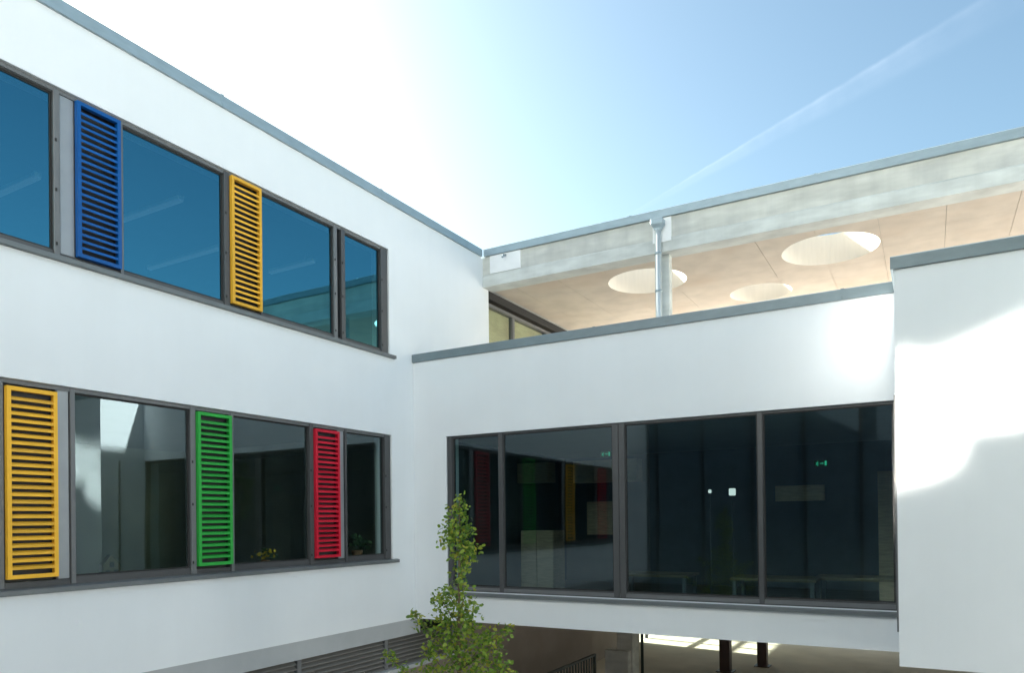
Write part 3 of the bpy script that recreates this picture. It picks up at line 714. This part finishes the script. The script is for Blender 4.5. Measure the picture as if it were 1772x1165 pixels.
# sill ornaments
t = thing('toy_house', 'small pale toy house on the sill of the lower ribbon window', 'toy', (-7.95, 4.86, -0.61))
bm = bmesh.new()
pr = [(-.1, 0), (.1, 0), (.1, .17), (0, .28), (-.1, .17)]
A = [bm.verts.new((-8.0, 4.86 + a, -.609 + b)) for a, b in pr]; B = [bm.verts.new((-7.92, 4.86 + a, -.609 + b)) for a, b in pr]
bm.faces.new(A); bm.faces.new(B[::-1])
for k in range(5): bm.faces.new((A[k], A[(k + 1) % 5], B[(k + 1) % 5], B[k]))
obj('body', bm, 'pale_wood', t)
for yy, z0, z1 in ((-.05, .02, .11), (.05, .05, .11), (0, .14, .2)): box('window', (-7.9195, -7.915, 4.86 + yy - .025, 4.86 + yy + .025, -.609 + z0, -.609 + z1), 'gasket', t)
def potplant(y, x, zb, sc_, fl, label):
    t = thing('potted_plant', label, 'plant', (x, y, zb))
    bm = bmesh.new(); tube(bm, [(x, y, zb + .001), (x, y, zb + .12 * sc_)], [.05 * sc_, .07 * sc_], 16); obj('pot', bm, 'clay', t, True)
    bm = bmesh.new()
    for k in range(60):
        a = random.uniform(0, 6.28); e = random.uniform(.2, 1.4); L = random.uniform(.08, .2) * sc_
        c = Vector((x, y, zb + .12 * sc_)) + Vector((math.cos(a) * math.cos(e), math.sin(a) * math.cos(e), math.sin(e))) * L
        d1 = Vector((random.gauss(0, 1), random.gauss(0, 1), random.gauss(0, 1))).normalized() * .03 * sc_; d2 = d1.orthogonal().normalized() * .02 * sc_
        bm.faces.new([bm.verts.new(c + q) for q in (-d1, d2, d1, -d2)])
    obj('leaves', bm, 'leafdark', t)
    if fl:
        bm = bmesh.new()
        for k in range(40):
            c = Vector((x + random.gauss(0, .05), y + random.gauss(0, .07), zb + .22 * sc_ + random.gauss(0, .03)))
            d1 = Vector((random.gauss(0, 1), random.gauss(0, 1), random.gauss(0, 1))).normalized() * .025; d2 = d1.orthogonal().normalized() * .02
            bm.faces.new([bm.verts.new(c + q) for q in (-d1, d2, d1, -d2)])
        obj('blossom', bm, 'flower', t)
potplant(7.08, -7.98, -.609, .85, True, 'yellow flowering pot plant on the sill of the lower ribbon window')
potplant(8.95, -7.98, -.609, 1.3, False, 'dark leafy pot plant behind the end pane of the lower window')

# ------------------------------------------------------------------ young tree in the court
TR = thing('young_tree', 'slender young tree with small yellow-green leaves in the court', 'tree', (-3.5, 5.22, GZ))
TX, TY = -3.523, 5.22
stem = [(TX + .02, TY, GZ), (TX + .01, TY + .01, -3), (TX - .01, TY, -2), (TX, TY, -1.2), (TX + .008, TY, -.5), (TX + .015, TY + .01, -.1), (TX + .02, TY, .2)]
bm = bmesh.new(); tube(bm, stem, [.04, .032, .022, .015, .011, .007, .003], 10); obj('trunk', bm, 'bark', TR, True)
clus = [(797, 862, 7, 6), (796, 875, 11, 10), (790, 893, 20, 26), (785, 915, 24, 34), (803, 915, 18, 22), (771, 930, 14, 20), (795, 938, 26, 44), (808, 950, 18, 22), (797, 965, 23, 34), (800, 985, 16, 16), (792, 1005, 13, 12), (778, 1028, 20, 22), (800, 1035, 22, 26),
        (757, 1035, 14, 14), (765, 1050, 24, 32), (800, 1055, 26, 36), (785, 1075, 34, 56), (755, 1085, 18, 20), (727, 1083, 16, 20), (712, 1072, 8, 7), (708, 1062, 4, 3), (815, 1085, 20, 26), (790, 1105, 40, 70), (750, 1112, 20, 24), (835, 1110, 22, 28), (855, 1098, 18, 24), (872, 1086, 9, 9), (880, 1076, 4, 3), (740, 1135, 16, 18),
        (790, 1140, 48, 90), (840, 1135, 26, 36), (865, 1152, 18, 20), (745, 1160, 18, 22), (660, 1146, 9, 8), (672, 1156, 10, 10), (690, 1168, 12, 12), (790, 1180, 60, 120), (860, 1185, 26, 34), (720, 1190, 24, 34), (790, 1230, 60, 110), (850, 1240, 30, 40), (720, 1245, 30, 40), (790, 1290, 50, 80)]
SX, SZ = 0.00598, 0.00493
leaves = bmesh.new(); twigs = bmesh.new()
def pxw(u, v, dy=0): return Vector((TX + (u - 791) * SX, TY + dy, -0.482 - (v - 1000) * SZ))
for u, v, r, n in clus:
    rr = r * SZ
    far = abs(u - 791) > 45
    c = pxw(u, v, random.uniform(-.5, .5) * rr if not far else 0)
    # twig from the stem to the cluster
    b = Vector((TX + .005, TY, c.z - 0.09 - abs(c.x - TX) * .6))
    tube(twigs, [b, b.lerp(c, .55) + Vector((0, 0, -.02)), c], [.005 if far else .0035, .0035, .0015], 5)
    for k in range(int(n * 2.9)):
        d = Vector((random.gauss(0, .5), random.gauss(0, .55), random.gauss(0, .5)))
        if d.length > 1.25: d *= 1.25 / d.length
        p = c + d * rr
        s = random.uniform(.017, .036)
        ax = Vector((random.gauss(0, 1), random.gauss(0, 1), random.gauss(0, .6) - .3)).normalized()
        sd = ax.cross(Vector((random.gauss(0, 1), random.gauss(0, 1), random.gauss(0, 1)))).normalized(); nr = ax.cross(sd)
        base = p; 
        L = [base, base + ax * s * .5 + sd * s * .42 + nr * s * .12, base + ax * s * 1.15 + sd * s * .38 + nr * s * .05, base + ax * s * 1.5, base + ax * s * 1.15 - sd * s * .38 + nr * s * .05, base + ax * s * .5 - sd * s * .42 + nr * s * .12]
        leaves.faces.new([leaves.verts.new(q) for q in L])
lv = obj('leaves', leaves, 'leaf', TR); 
obj('twigs', twigs, 'bark', TR, True)

# leafy tree added beyond the right edge to shade the block; shows in glass
BT = thing('court_tree', 'broad leafy court tree beyond the right edge, seen only in reflections', 'tree', (4.3, 5.4, GZ))
bm = bmesh.new(); tube(bm, [(4.3, 5.4, GZ), (4.35, 5.4, -2.2), (4.25, 5.45, 0.5), (4.3, 5.4, 3.5)], [.2, .16, .11, .03], 12)
for k in range(12):
    a = k * 2.4; z = -1.8 + k * .42; L = 1.5 - abs(z - .8) * .2
    tube(bm, [(4.3, 5.4, z), (4.3 + math.cos(a) * L * .5, 5.4 + math.sin(a) * L * .5, z + .35), (4.3 + math.cos(a) * L, 5.4 + math.sin(a) * L, z + .9)], [.06, .04, .01], 6)
obj('trunk', bm, 'bark', BT, True)
bm = bmesh.new()
for k in range(1800):
    d = Vector((random.gauss(0, 1), random.gauss(0, 1), random.gauss(0, 1))).normalized() * (random.random() ** .45)
    p = Vector((4.3 + d.x * 1.7, 5.4 + d.y * 1.8, 1.2 + d.z * 3.0))
    ax = Vector((random.gauss(0, 1), random.gauss(0, 1), random.gauss(0, .7))).normalized(); sd = ax.orthogonal().normalized(); w_ = random.uniform(.10, .19)
    bm.faces.new([bm.verts.new(p + q) for q in (-ax * w_, sd * w_ * .6, ax * w_, -sd * w_ * .6)])
obj('leaves', bm, 'leafdark', BT)
